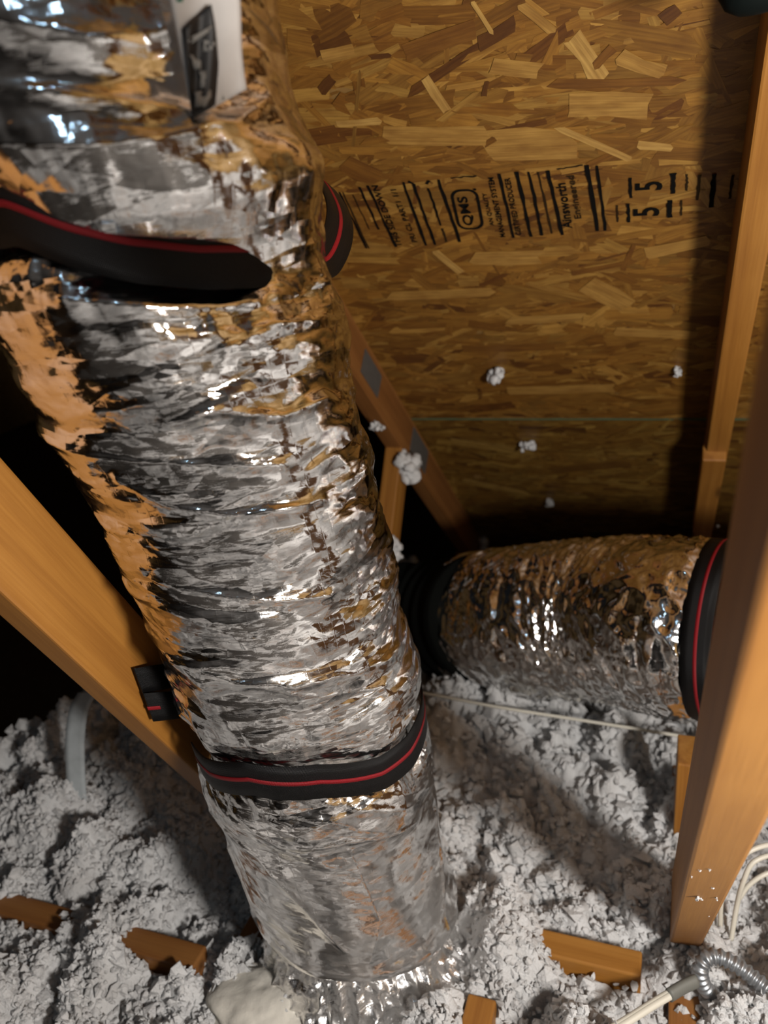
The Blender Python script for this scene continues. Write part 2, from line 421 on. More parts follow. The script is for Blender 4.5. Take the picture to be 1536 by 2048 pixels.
def strands(u0, u1, s0, s1, n, mat, parent, hmax=0.0016, seed=1, big=1.0):
    rng = np.random.default_rng(seed)
    V = []; UV = []; C = []; Fa = []
    for i in range(n):
        L = rng.uniform(0.03, 0.15) * big; Wd = rng.uniform(0.008, 0.034) * big
        if rng.random() < 0.42: Wd *= 0.38; L *= 1.15
        ang = rng.normal(0, 0.30) if rng.random() < 0.84 else rng.uniform(-1.5, 1.5)
        cx = rng.uniform(u0, u1); cy = rng.uniform(s0, s1)
        P = strand_poly(L, Wd, rng)
        ca, sa = math.cos(ang), math.sin(ang)
        X = cx + P[:, 0] * ca - P[:, 1] * sa; Yv = cy + P[:, 0] * sa + P[:, 1] * ca
        X = np.clip(X, u0, u1); Yv = np.clip(Yv, s0, s1)
        h = 0.0003 + hmax * (i / n) + P[:, 0] * rng.normal(0, 0.006) + P[:, 1] * rng.normal(0, 0.012)
        base = len(V) * 8
        V.append(np.stack([X, Yv, np.maximum(h, 0.0001)], 1))
        off = rng.uniform(0, 50, 2); UV.append(P + off)
        c = PAL[rng.choice(len(PAL), p=PW)] * rng.uniform(0.85, 1.15)
        C.append(np.tile(c, (8, 1))); Fa.append(np.arange(base, base + 8))
    me = np_mesh('wood_strands', np.concatenate(V), np.array(Fa), False, np.concatenate(UV), np.concatenate(C))
    o = link('wood_strands', me, mat, parent); o['kind'] = 'stuff'
    o.location = (-parent.location.x, -parent.location.y, 0.0062)
    return o
strands(XL, 0.45, GAP, 1.0, 5200, OSB, p_up, seed=5)
strands(0.40, XR, GAP, 1.219, 1500, OSB, p_up, seed=6, big=1.6)
strands(XL, 0.45, 0.95, 1.219, 900, OSB, p_up, seed=9, big=1.3)
strands(XL, 0.45, S_BOT + 0.05, -GAP, 3600, OSB_LOW, p_low, seed=7)
strands(0.40, XR, S_BOT + 0.05, -GAP, 900, OSB_LOW, p_low, seed=8, big=1.6)
strands(XL, XR, 1.222, S_TOP, 1800, OSB, p_top, seed=10, big=1.8)
# painted edge along the seam
ge = link('painted_edge', box_mesh('painted_edge', XR - XL - 0.02, 0.006, 0.0016, 0.0004), GREEN_EDGE, p_low)
ge.location = (0, (0 - S_BOT) / 2 - GAP - 0.003, 0.0075)

# the single strands that stand out in the photograph: centre px, far end px, width px, colour
PALE = (0.74, 0.54, 0.26); PALE2 = (0.60, 0.40, 0.16); DARK = (0.16, 0.07, 0.016); BROWN = (0.29, 0.145, 0.034)
SOLO = [((1142, 68), (1205, 155), 30, PALE), ((850, 152), (893, 222), 15, PALE), ((975, 128), (1090, 140), 26, PALE2),
        ((980, 290), (1130, 283), 58, PALE2), ((770, 268), (975, 272), 36, PALE2), ((1120, 255), (1265, 318), 11, PALE),
        ((1280, 288), (1340, 292), 16, PALE), ((640, 110), (712, 95), 18, PALE2), ((674, 246), (760, 240), 12, PALE),
        ((800, 105), (960, 52), 26, BROWN), ((950, 90), (1040, 40), 24, DARK), ((1115, 165), (1350, 158), 18, BROWN),
        ((740, 112), (780, 108), 8, DARK), ((642, 182), (668, 150), 16, DARK), ((968, 190), (975, 160), 9, DARK),
        ((1190, 130), (1228, 90), 14, BROWN), ((1325, 38), (1358, 15), 22, DARK), ((1130, 208), (1310, 206), 42, PALE2),
        ((870, 500), (925, 545), 13, PALE), ((1140, 545), (1270, 520), 12, BROWN), ((1170, 565), (1260, 610), 40, PALE2),
        ((940, 515), (1100, 510), 30, PALE2), ((1245, 540), (1270, 485), 9, BROWN), ((1290, 505), (1420, 480), 28, PALE2),
        ((780, 590), (990, 582), 24, PALE2), ((1010, 640), (1180, 632), 22, PALE2), ((920, 695), (1120, 690), 20, BROWN),
        ((1225, 660), (1400, 668), 22, PALE2), ((1010, 780), (1240, 772), 24, PALE2), ((1040, 5), (1110, 60), 14, PALE2),
        ((945, 0), (985, 62), 7, PALE), ((1240, 110), (1325, 145), 26, PALE2), ((690, 325), (760, 355), 40, BROWN),
        ((900, 880), (1060, 905), 22, PALE2), ((1100, 940), (1260, 925), 24, BROWN), ((930, 960), (1050, 985), 18, PALE2)]
rng_s = np.random.default_rng(21)
for k, (a, b, wpx, colr) in enumerate(SOLO):
    (u0, s0), (u1, s1) = deck_uv(*a), deck_uv(*b)
    mx, my = (a[0] + b[0]) / 2, (a[1] + b[1]) / 2
    dpt = np.linalg.norm(on_deck(mx, my) - CAM)
    Wd = wpx / F * dpt * 1.15
    low = my > 835
    L = math.hypot(u1 - u0, s1 - s0); ang = math.atan2(s1 - s0, u1 - u0)
    P = strand_poly(L, Wd, rng_s); n = len(P)
    V = np.concatenate([np.column_stack([P, np.full(n, 0.0005)]), np.column_stack([P, np.zeros(n)])])
    fc = [list(range(n))] + [[i, i + n, (i + 1) % n + n, (i + 1) % n] for i in range(n)]
    me = bpy.data.meshes.new('wood_strand'); me.from_pydata(V.tolist(), [], fc); me.update()
    uvl = me.uv_layers.new(name='UVMap'); off = rng_s.uniform(0, 50, 2)
    for lp in me.loops: uvl.data[lp.index].uv = (V[lp.vertex_index][0] + off[0], V[lp.vertex_index][1] + off[1])
    ca = me.color_attributes.new('col', 'FLOAT_COLOR', 'POINT')
    ca.data.foreach_set('color', np.tile([*colr, 1.0], (len(V), 1)).astype(np.float32).ravel())
    par = p_low if low else p_up
    o = link('wood_strand', me, OSB_LOW if low else OSB, par)
    o.location = ((u0 + u1) / 2 - par.location.x, (s0 + s1) / 2 - par.location.y, 0.0062 + 0.0018 + 0.00002 * k)
    o.rotation_euler = (0, 0, ang)

# grade stamp, printed flat on the upper panel
STAMP_H = 0.0062 + 0.0038
def stamp_obj(name, me, mat):
    o = link(name, me, mat, p_up); o.location = (-p_up.location.x, -p_up.location.y, STAMP_H); return o
BARS = [(680,380,734,493,4,0),(687,380,738,493,3,1),(720,370,759,455,4,0),(736,367,793,490,5,0),(707,385,740,455,2,1),
        (807,360,853.5,487,5,0),(827.5,364,872,486,5,0),(818,358,829,365,5,0),(857.7,372,882.7,447,4,0),(886,453,894,480,4,1),(853,364,860,357,5,0),(877.5,355,921,480,6,0),
        (903,352,954,347.6,3,1),(1115,334,1166,325.5,3,1),(999.6,343,1028,471.6,6,0),(1034,339,1062.7,469.4,7,0),(1058,339,1085,467,5,0),
        (1077,339,1104.7,463,3.5,1),(1096,336.6,1126,466,6,0),(1174.5,325.5,1195.5,458,7,0),(1194.4,326.6,1212,457,5,0),
        (1261,351,1262,391.7,5,0),(1257,403,1258,440.6,6,0),(1235,406,1236,439.6,3,1),(1347,341.7,1346.4,383,9,0),(1340,395.8,1340,431,9,0),
        (1374.6,343.7,1373.5,377,3,1),(1364,395.8,1363,427,3,1),(1399.6,344.8,1395.4,395.8,5,1),(1428.7,343.7,1422.5,410.4,8,0),(1466,345,1460,393,5,1)]
rb = np.random.default_rng(2)
for (x0, y0, x1, y1, wp, faint) in BARS:
    a = np.array(deck_uv(x0, y0)); b = np.array(deck_uv(x1, y1)); d = b - a; L = np.linalg.norm(d); d /= L; nn_ = np.array([-d[1], d[0]])
    hw = wp / F * 1.09 * 0.5; m_ = 9; t = np.linspace(0, 1, m_)
    cl = a + np.outer(t * L, d) + np.outer(rb.normal(0, 0.0004, m_), nn_)
    ww = hw * (1 + rb.normal(0, 0.16, m_))
    V = np.concatenate([cl + nn_ * ww[:, None], cl - nn_ * ww[:, None]]); V = np.column_stack([V, np.zeros(len(V))])
    stamp_obj('stamp_bar', np_mesh('stamp_bar', V, [[i, i + 1, i + 1 + m_, i + m_] for i in range(m_ - 1)], False), INK_FAINT if faint else INK)
def text_mesh(txt):
    cu = bpy.data.curves.new('txt', 'FONT'); cu.body = txt; cu.resolution_u = 3; cu.offset = 0.018
    ob = bpy.data.objects.new('txt', cu); COL.objects.link(ob)
    dg = bpy.context.evaluated_depsgraph_get(); me = bpy.data.meshes.new_from_object(ob.evaluated_get(dg))
    bpy.data.objects.remove(ob); bpy.data.curves.remove(cu)
    V = np.array([v.co[:] for v in me.vertices]); lo = V.min(0); hi = V.max(0)
    return me, V, lo, hi
def stamp_text(txt, start, end, hpx, mat=INK, name='stamp_text'):
    """text runs from start px to end px (up the slope); letters are hpx tall to the left of the line"""
    me, V, lo, hi = text_mesh(txt)
    a = np.array(deck_uv(*start)); b = np.array(deck_uv(*end)); d = b - a; L = np.linalg.norm(d); d /= L; up = np.array([-d[1], d[0]])
    h = hpx / F * 1.08
    s = (V[:, 0] - lo[0]) / (hi[0] - lo[0]) * L; t = (V[:, 1] - lo[1]) / (hi[1] - lo[1]) * h
    P = a + np.outer(s, d) + np.outer(t, up)
    me.vertices.foreach_set('co', np.column_stack([P, np.zeros(len(P))]).astype(np.float32).ravel()); me.update()
    me.name = name; me.materials.clear()
    return stamp_obj(name, me, mat)
stamp_text('THIS SIDE DOWN', (806, 489), (757, 366), 14)
stamp_text('PRI CL PART1 1/1', (836, 480), (793, 374), 12)
stamp_text('QMS', (952, 446), (938, 388), 24)
stamp_text('AN QUALITY', (991, 447), (975, 381), 10)
stamp_text('MANAGEMENT SYSTEM', (1012, 470), (988, 350), 11)
stamp_text('CERTIFIED PRODUCER', (1044, 466), (1021, 351), 11)
stamp_text('Ainsworth', (1146, 452), (1132, 361), 19)
stamp_text('Engineered', (1168, 432), (1153, 345), 17, INK_FAINT)
stamp_text('5', (1325, 375), (1326, 357), 48)
stamp_text('5', (1319, 427), (1320, 409), 48)
# the rounded frame around QMS
a = np.array(deck_uv(948, 462)); b = np.array(deck_uv(929, 371))
c0 = np.array(deck_uv(936, 416)); d = (b - a) / np.linalg.norm(b - a); up = np.array([-d[1], d[0]])
def rrect(hl, hh, r, n=8):
    out = []
    for (sx, sy, a0) in ((1, 1, 0), (-1, 1, 90), (-1, -1, 180), (1, -1, 270)):
        for q in range(n):
            an = math.radians(a0 + 90 * q / (n - 1)); out.append((sx * (hl - r) + r * math.cos(an), sy * (hh - r) + r * math.sin(an)))
    return np.array(out)
o1 = rrect(0.0400, 0.0195, 0.0150); o2 = rrect(0.0362, 0.0157, 0.0115); n = len(o1)
P = np.concatenate([o1, o2]); P = c0 + np.outer(P[:, 0], d) + np.outer(P[:, 1], up)
stamp_obj('stamp_frame', np_mesh('stamp_frame', np.column_stack([P, np.zeros(len(P))]), [[i, (i + 1) % n, (i + 1) % n + n, i + n] for i in range(n)], False), INK)
dc = np.array(deck_uv(950.5, 374.6)); th = np.linspace(0, 2 * math.pi, 12, endpoint=False)
V = np.column_stack([dc[0] + 0.0022 * np.cos(th), dc[1] + 0.0022 * np.sin(th), th * 0])
stamp_obj('stamp_dot', np_mesh('stamp_dot', V, [list(range(12))], False), INK)

# ------------------------------------------------------------------ trusses
def rafter_pts(x, y0, y1, depth=0.089):
    """centre line of a rafter whose top sits under the deck"""
    c = CAM[2] + DECK - depth * S2          # centre offset: depth/2 measured square to the slope
    return (x, y0, c - y0), (x, y1, c - y1)
FX = -0.55                                   # right face of the left truss
tl = empty('roof_truss', (-0.569, 0.9, 0.1)); tag(tl, 'left roof truss with slanting web passing behind the tall foil duct', 'truss', 'roof trusses')
a, b = rafter_pts(-0.569, RIDGE_Y + 0.05, 2.2)
beam('top_chord', a, b, (1, 0, 0), 0.038, 0.089, PINE_RED, tl)
wd = np.array([0, 0.453, -0.891]); bp = np.array([FX - 0.019, 0.4414, 0.9063]); nrmw = np.array([0, 0.891, 0.453])
mid = bp + nrmw * 0.0445
beam('web', mid - wd * 0.95, mid + wd * 0.87, (1, 0, 0), 0.038, 0.089, PINE, tl)
pa = on_axis(812, 900, 0, FX); pb = on_axis(782, 1165, 0, FX)
pd = (pb - pa) / np.linalg.norm(pb - pa)
beam('short_web', pa + np.array([-.0195, 0, 0]) - pd * 0.02, pa + np.array([-.0195, 0, 0]) + pd * 0.42, (1, 0, 0), 0.038, 0.06, PINE, tl)
beam('bottom_chord', (-0.569, -0.9, 0.125), (-0.569, 2.2, 0.125), (1, 0, 0), 0.038, 0.089, PINE_RED, tl)
def plate(name, px, py, L, Wd, parent):
    c = on_axis(px, py, 0, FX)
    o = beam(name, c + np.array([0.0012, -L / 2 * S2, L / 2 * S2]), c + np.array([0.0012, L / 2 * S2, -L / 2 * S2]), (1, 0, 0), 0.0016, Wd, PLATE, parent, 0.0004)
    return o
plate('gusset_plate', 742, 748, 0.10, 0.05, tl)
plate('gusset_plate', 838, 902, 0.13, 0.06, tl)

tr = empty('roof_truss', (0.05, 0.9, 0.1)); tag(tr, 'right roof truss with near slanting web and dusty rafter edge', 'truss', 'roof trusses')
a, b = rafter_pts(0.087, RIDGE_Y + 0.05, 2.2)
rafR = beam('top_chord', a, b, (1, 0, 0), 0.038, 0.089, PINE, tr)
# block nailed under the lower end of the rafter
a = on_deck(1422, 922, 0.955); b = on_deck(1421, 1066, 0.955)
off = np.array([0, S2, S2]) * 0.019
beam('nailer_block', (0.082, a[1] + off[1], a[2] + off[2]), (0.082, b[1] + off[1], b[2] + off[2]), (1, 0, 0), 0.042, 0.038, PINE, tr)
# near web, sloping down and away
wr = np.array([0, 0.5357, -0.8438]); nr = np.array([0, 0.8438, 0.5357])
pw = np.array([0.049, 0.3995, 0.8359]) + nr * 0.0445
beam('web', pw - wr * 0.95, pw + wr * 0.76, (1, 0, 0), 0.038, 0.089, PINE, tr)
beam('stub_post', (0.047, 1.02, 0.12), (0.047, 1.02, 0.36), (1, 0, 0), 0.03, 0.07, PINE, tr)
beam('bottom_chord', (0.049, -0.9, 0.142), (0.049, 2.2, 0.142), (1, 0, 0), 0.038, 0.089, PINE_RED, tr)

BOARDS = [((-1.10, 0.60, 0.178), (-0.60, 0.60, 0.178)), ((-0.145, 0.748, 0.182), (-0.005, 0.748, 0.182)),
          ((-0.20, 0.30, 0.172), (-0.20, 0.655, 0.172))]
bl = ['dark wooden blocking board poking through insulation at the lower left', 'orange wooden blocking board in the insulation left of the near post', 'short joist end showing beside the foot of the tall duct']
for (p0, p1), lb in zip(BOARDS, bl):
    side = (0, 1, 0) if abs(p1[0] - p0[0]) > 0.01 else (1, 0, 0)
    o = beam('blocking_board', p0, p1, side, 0.038, 0.075, PINE_RED if p0[0] < -1 else PINE)
    tag(o, lb, 'board')

# ------------------------------------------------------------------ main duct
ZC = np.array([.1, .3, .5, .7, .9, 1.1, 1.3, 1.5, 1.62, 1.75])
AX = np.array([-.386, -.394, -.402, -.405, -.404, -.404, -.392, -.385, -.385, -.385]); AY = np.array([.715, .706, .696, .674, .637, .576, .524, .473, .445, .42])
zz = np.linspace(0.05, 1.75, 425)
ker = np.hanning(61); ker /= ker.sum()
sm = lambda v: np.convolve(np.pad(v, 30, mode='reflect', reflect_type='odd'), ker, 'valid')
_ax, _ay = sm(np.interp(zz, ZC, AX)), sm(np.interp(zz, ZC, AY))
def axis(z): return np.interp(z, zz, _ax), np.interp(z, zz, _ay)
R0 = 0.139
def duct_hit(px, py, R=R0):
    d = ray(px, py); t = np.linspace(0.25, 1.6, 4000); P = CAM + t[:, None] * d
    x, y = axis(P[:, 2]); r = np.hypot(P[:, 0] - x, P[:, 1] - y)
    i = np.argmax(r < R) if (r < R).any() else np.argmin(r)
    return math.atan2(P[i, 1] - y[i], P[i, 0] - x[i]), P[i, 2]
# heights of the two straps round the duct: (theta, z) samples from the photo
def strap_curve(pix):
    H = np.array([duct_hit(*p) for p in pix]); th = np.where(H[:, 0] > 1.3, H[:, 0] - 2 * math.pi, H[:, 0])
    i = np.argsort(th); return th[i], H[i, 1]
LOW_T, LOW_Z = strap_curve([(425, 1543), (500, 1553), (640, 1558), (760, 1543), (815, 1500), (838, 1450)])
UP_T, UP_Z = strap_curve([(5, 430), (130, 478), (250, 505), (400, 520), (520, 518), (600, 497)])
def strap_z(th, T, Z):
    th = np.where(th > 1.3, th - 2 * math.pi, th)
    z = np.interp(th, T, Z)
    back = np.minimum(np.abs(th - T[0]), 10)      # rises a little behind the duct
    return z
zl0 = float(np.mean(LOW_Z)); zu0 = float(np.mean(UP_Z))
print('strap heights', zl0, zu0, LOW_T, LOW_Z, UP_T, UP_Z)
NU, NV = 560, 900
thg = np.linspace(0, 2 * math.pi, NU, endpoint=False); zg = np.linspace(0.155, 1.715, NV)
TH, ZZ = np.meshgrid(thg, zg)
def hem_z(t): return 0.262 + 0.03 * np.cos(t + 2.0)
def duct_disp(TH, ZZ):
    cx, sy = np.cos(TH), np.sin(TH)
    thw = np.where(TH > 1.3, TH - 2 * math.pi, TH)
    zl = np.interp(thw, LOW_T, LOW_Z); zu = np.interp(thw, UP_T, UP_Z)
    # gentle out of round
    d = 0.006 * perlin(cx * 1.3 + 3, sy * 1.3, ZZ * 5) + 0.004 * perlin(cx * 2.5, sy * 2.5 + 9, ZZ * 9)
    # warped coordinates: folds run round the duct
    wz = ZZ + 0.012 * perlin(cx * 2.2, sy * 2.2, ZZ * 8 + 5) + 0.006 * perlin(cx * 5, sy * 5, ZZ * 18)
    upper = smooth(0.0, 0.05, ZZ - zl)                # ribbed above the lower strap, smooth below
    top = smooth(0.0, 0.05, ZZ - zu)
    ribs = upper * (1 - 0.85 * top)
    ph = wz / 0.0265 + TH / (2 * math.pi)
    rib = np.abs(np.cos(math.pi * ph)) ** 0.8
    amp = 0.0013 * (0.55 + 0.9 * perlin(cx * 2, sy * 2 + 4, ZZ * 14))
    d = d + ribs * np.clip(amp, 0.0004, 0.008) * (rib - 0.6)
    # crumpled film: flat facets, long round the duct, crisp creases between them
    S = thw * 0.139
    su = S + 0.010 * perlin(S * 14, ZZ * 14, 2); sz = wz + 0.006 * perlin(S * 20, ZZ * 30, 6)
    k1 = facets(su / 0.11, sz / 0.027, 1); k2 = facets(su / 0.045, sz / 0.013, 2, -0.5); k3 = facets(su / 0.013, sz / 0.008, 3, 0.2)
    rough = smooth(-0.25, 0.3, perlin(S * 9, ZZ * 9, 12))
    right = smooth(-1.15, -0.75, thw)                   # more finely crumpled towards the roof deck
    left = smooth(-2.1, -2.5, thw)
    d = d + upper * (1 - 0.5 * top) * (0.0042 * k1 + (0.0015 + 0.0012 * left) * k2 + (0.0002 + 0.0007 * left + 0.0007 * np.maximum(0.6 * rough, right)) * k3)
    g1 = facets(su / 0.10, ZZ / 0.05, 4, 0.6); g2 = facets(su / 0.035, ZZ / 0.025, 5, 0.3)
    d = d + top * (0.0040 * g1 + 0.0018 * g2 + 0.0004 * k3)
    # diagonal tension creases under the lower strap
    q = S * 0.8 + ZZ; q2 = ZZ - S * 0.9
    low = 1 - upper
    fade = smooth(0.0, 0.22, zl - ZZ)
    e1 = facets(q / 0.020, q2 / 0.13, 6, 0.3); e2 = facets(q / 0.010, q2 / 0.05, 7, 0.2); e3 = facets(su / 0.012, ZZ / 0.009, 8)
    d = d + low * (1 - 0.7 * fade) * (0.0022 * e1 + 0.0010 * e2) + low * 0.00045 * e3
    d = d + low * fade * 0.0015 * facets(su / 0.09, ZZ / 0.08, 9, 0.5)
    # straps pull the sleeve in, the sleeve bulges either side
    for zc, dep, wid in ((zl, 0.016, 0.031), (zu, 0.023 * smooth(0.05, -0.75, thw), 0.027)):
        t = (ZZ - zc) / wid
        d = d - dep * np.exp(-np.abs(t) ** 2.2)
        d = d + 0.006 * np.exp(-((np.abs(t) - 2.2) / 1.1) ** 2)
        nearst = np.exp(-((np.abs(t) - 1.4) / 1.0) ** 2)
        pl = facets(su / 0.017, ZZ / 0.075, 10, 0.15); pl2 = facets(su / 0.008, ZZ / 0.03, 11, -0.2)      # gathers running into the strap
        d = d + nearst * (0.0026 * pl + 0.0008 * pl2)
    # upper part overhangs its strap in front
    d = d + 0.012 * np.exp(-((ZZ - zu - 0.045) / 0.03) ** 2) * smooth(-2.6, -1.0, thw) * smooth(0.6, 0.0, thw)
    # foot: drawn in where it is taped
    hem = hem_z(TH)
    d = d + 0.006 * np.exp(-((ZZ - hem - 0.018) / 0.016) ** 2) - 0.024 * smooth(hem + 0.008, hem - 0.010, ZZ)
    d = d - 0.022 * smooth(1.66, 1.72, ZZ)
    return d
CREASES = [  # fold lines seen in the photo: pixel polyline, height, half width
    ([(445, 700), (560, 650), (500, 660), (640, 640)], 0.006, 0.006),
    ([(130, 600), (330, 615), (510, 605)], 0.008, 0.007),
    ([(340, 850), (430, 825), (560, 835), (640, 800)], 0.010, 0.008),
    ([(90, 870), (200, 915), (340, 925), (560, 930)], 0.008, 0.009),
    ([(235, 960), (330, 1010), (470, 1030), (640, 1000)], 0.007, 0.006),
    ([(290, 1150), (400, 1180), (520, 1200), (660, 1190)], 0.008, 0.006),
    ([(300, 1160), (360, 1200), (440, 1220), (560, 1222)], -0.005, 0.008),
    ([(420, 1340), (520, 1370), (640, 1390), (760, 1370)], 0.006, 0.006),
    ([(350, 1320), (450, 1330), (560, 1345)], 0.005, 0.006),
    ([(440, 1620), (520, 1710), (620, 1830), (690, 1900)], 0.006, 0.007),
    ([(480, 1620), (560, 1690), (700, 1680), (830, 1640)], 0.005, 0.006),
    ([(455, 1700), (500, 1790), (560, 1890)], 0.007, 0.006),
    ([(700, 1700), (760, 1840), (740, 1920)], 0.005, 0.008),
    ([(870, 1620), (890, 1760), (890, 1860)], 0.007, 0.007),
    ([(20, 60), (180, 90), (330, 60)], 0.008, 0.010), ([(0, 190), (150, 215), (350, 225)], 0.008, 0.010),
    ([(30, 320), (200, 330), (330, 300), (470, 250), (530, 200)], 0.010, 0.010),
    ([(100, 430), (260, 440), (430, 430), (580, 370)], 0.006, 0.009),
    ([(560, 560), (600, 590), (650, 560)], 0.006, 0.008)]
DD = duct_disp(TH, ZZ)
THW = np.where(TH > 1.3, TH - 2 * math.pi, TH)
for pts, hgt, wid in CREASES:
    H = np.array([duct_hit(*p) for p in pts]); hx = np.where(H[:, 0] > 1.3, H[:, 0] - 2 * math.pi, H[:, 0]) * R0
    best = np.full(TH.shape, 1e9)
    for k in range(len(pts) - 1):
        a = np.array([hx[k], H[k, 1]]); b = np.array([hx[k + 1], H[k + 1, 1]]); ab = b - a
        px_ = THW * R0 - a[0]; pz = ZZ - a[1]; t = np.clip((px_ * ab[0] + pz * ab[1]) / (ab @ ab), 0, 1)
        best = np.minimum(best, np.hypot(px_ - t * ab[0], pz - t * ab[1]))
    DD += 0.8 * hgt * np.exp(-(best / wid)) * (0.8 + 0.3 * perlin(TH * 6, ZZ * 20))
AXg, AYg = axis(ZZ); RR = R0 + DD
DD = np.maximum(DD, -0.03)
V = np.stack([AXg + RR * np.cos(TH), AYg + RR * np.sin(TH), ZZ + 0.35 * DD], -1).reshape(-1, 3)
UV = np.stack([THW * R0 + 3, ZZ], -1).reshape(-1, 2)
duct = empty('flexible_duct', (-0.39, 0.705, 0.16))
tag(duct, 'tall crumpled foil flexible duct rising from the insulation in front', 'duct')
o = link('foil_sleeve', np_mesh('foil_sleeve', V, grid_faces(NU, NV, True), True, UV), FOIL); keep_world(o, duct)
def rad_at(th, z):
    i = int(round((th % (2 * math.pi)) / (2 * math.pi) * NU)) % NU; j = int(np.clip((z - zg[0]) / (zg[-1] - zg[0]) * (NV - 1), 0, NV - 1))
    return RR[j, i]
def duct_patch(name, corners, mat, lift, nu=14, nv=20, parent=None, wav=0.0, rs=None):
    """patch over the sleeve between four pixel corners (tl, tr, br, bl)"""
    c = np.array(corners, float); V = []; U = []
    for j in range(nv):
        for i in range(nu):
            s, t = i / (nu - 1), j / (nv - 1)
            p = (c[0] * (1 - s) + c[1] * s) * (1 - t) + (c[3] * (1 - s) + c[2] * s) * t
            th, z = duct_hit(p[0], p[1], R0 + lift); x, y = axis(z)
            r = R0 + lift + wav * math.sin(7 * s + 5 * t) * 0.5
            V.append((x + r * math.cos(th), y + r * math.sin(th), z)); U.append((s, t))
    me = np_mesh(name, V, grid_faces(nu, nv)[:, ::-1], True, U)
    o = link(name, me, mat); m = o.modifiers.new('thick', 'SOLIDIFY'); m.thickness = 0.0006; m.offset = 0
    if parent is not None: keep_world(o, parent)
    return o
lab = duct_patch('printed_label', [(325, -60), (470, -60), (494, 178), (388, 236)], PAPER, 0.0135, parent=duct, wav=0.003)
def sub(o): o.parent = lab; o.matrix_parent_inverse = Matrix.Identity(4); return o
sub(duct_patch('printed_panel', [(364, 58), (420, 8), (449, 198), (386, 238)], PRINT, 0.0158, parent=None, wav=0.003))
for q in ([(372, 80), (422, 52), (424, 58), (376, 92)], [(405, 80), (428, 84), (428, 104), (408, 102)], [(378, 108), (398, 120), (404, 138), (390, 138)],
          [(398, 142), (410, 142), (412, 176), (402, 176)], [(388, 184), (420, 180), (422, 212), (392, 214)]):
    sub(duct_patch('printed_mark', q, PRINT_GREY, 0.0168, 4, 4, wav=0.003))
sub(duct_patch('printed_mark', [(352, -10), (366, -10), (366, 4), (354, 4)], GREEN_INK, 0.0158, 4, 4, wav=0.003))

# taped collar at the foot
NU2, NV2 = 360, 70
t2 = np.linspace(0, 2 * math.pi, NU2, endpoint=False); v2 = np.linspace(0, 1, NV2); T2, V2 = np.meshgrid(t2, v2)
cx, sy = np.cos(T2), np.sin(T2)
z2 = (hem_z(T2) + 0.002) * (1 - V2) + 0.155 * V2
r2 = 0.117 + 0.034 * V2 + 0.010 * ridged(cx * 6, sy * 6, V2 * 3) + 0.006 * ridged(cx * 13, sy * 13, V2 * 6) * V2 + 0.006 * perlin(cx * 4, sy * 4, V2 * 4)
ax2, ay2 = axis(z2)
V = np.stack([ax2 + r2 * cx, ay2 + r2 * sy, z2], -1).reshape(-1, 3)
o = link('taped_collar', np_mesh('taped_collar', V, grid_faces(NU2, NV2, True)[:, ::-1], True, np.stack([T2 * 0.14, z2], -1).reshape(-1, 2)), FOIL_TAPE); keep_world(o, duct)
# ------------------------------------------------------------------ straps
def ribbon(name, C, Wv, width, mat, parent, thick=0.0016, off=None, nw=5):
    C = np.asarray(C, float); Wv = np.asarray(Wv, float); Wv = Wv / np.linalg.norm(Wv, axis=1)[:, None]
    s = np.concatenate([[0], np.cumsum(np.linalg.norm(np.diff(C, axis=0), axis=1))])
    k = np.linspace(-0.5, 0.5, nw)
    V = (C[:, None] + Wv[:, None] * (k * width)[None, :, None])
    if off is not None: V = V + off[:, None]
    U = np.stack(np.broadcast_arrays(s[:, None], k[None] * width), -1)
    me = np_mesh(name, V.reshape(-1, 3), grid_faces(nw, len(C)), True, U.reshape(-1, 2))
    o = link(name, me, mat); m = o.modifiers.new('thick', 'SOLIDIFY'); m.thickness = thick; m.offset = 0
    if parent is not None: keep_world(o, parent)
    return o
def strap(label, C, Wv, width, name='duct_strap', stripe_shift=0.0, out=None):
    C = np.asarray(C, float); Wv = np.asarray(Wv, float)
    root = empty(name, tuple(C[np.argmin(C[:, 2])])); tag(root, label, 'strap', 'black straps with red stripe')
    ribbon('webbing', C, Wv, width, BLACK_WEB, root)
    T = np.gradient(C, axis=0); T /= np.linalg.norm(T, axis=1)[:, None]; Wn = Wv / np.linalg.norm(Wv, axis=1)[:, None]
    Nn = np.cross(T, Wn); Nn /= np.linalg.norm(Nn, axis=1)[:, None]
    if out is not None and np.mean(np.sum(Nn * out, 1)) < 0: Nn = -Nn
    ribbon('red_stripe', C + Wn * np.broadcast_to(stripe_shift, (len(C),))[:, None], Wv, width * 0.115, RED_WEB, root, 0.0026, nw=3)
    return root
# lower strap: runs round the sleeve, then up to the left web
th = np.linspace(LOW_T[0] - 0.25, LOW_T[-1] + 1.7, 150)
zl = np.interp(th, LOW_T, LOW_Z) + 0.035 * smooth(LOW_T[-1], LOW_T[-1] + 1.5, th)
cs = []
for t, z in zip(th, zl):
    x, y = axis(z); r = R0 + 0.0035
    cs.append((x + r * math.cos(t), y + r * math.sin(t), z))
cs = np.array(cs); outv = np.column_stack([np.cos(th), np.sin(th), th * 0])
low = strap('lower black strap with red stripe cinching the tall duct', cs, np.tile([0, -0.12, 1.0], (len(cs), 1)), 0.050, out=outv)
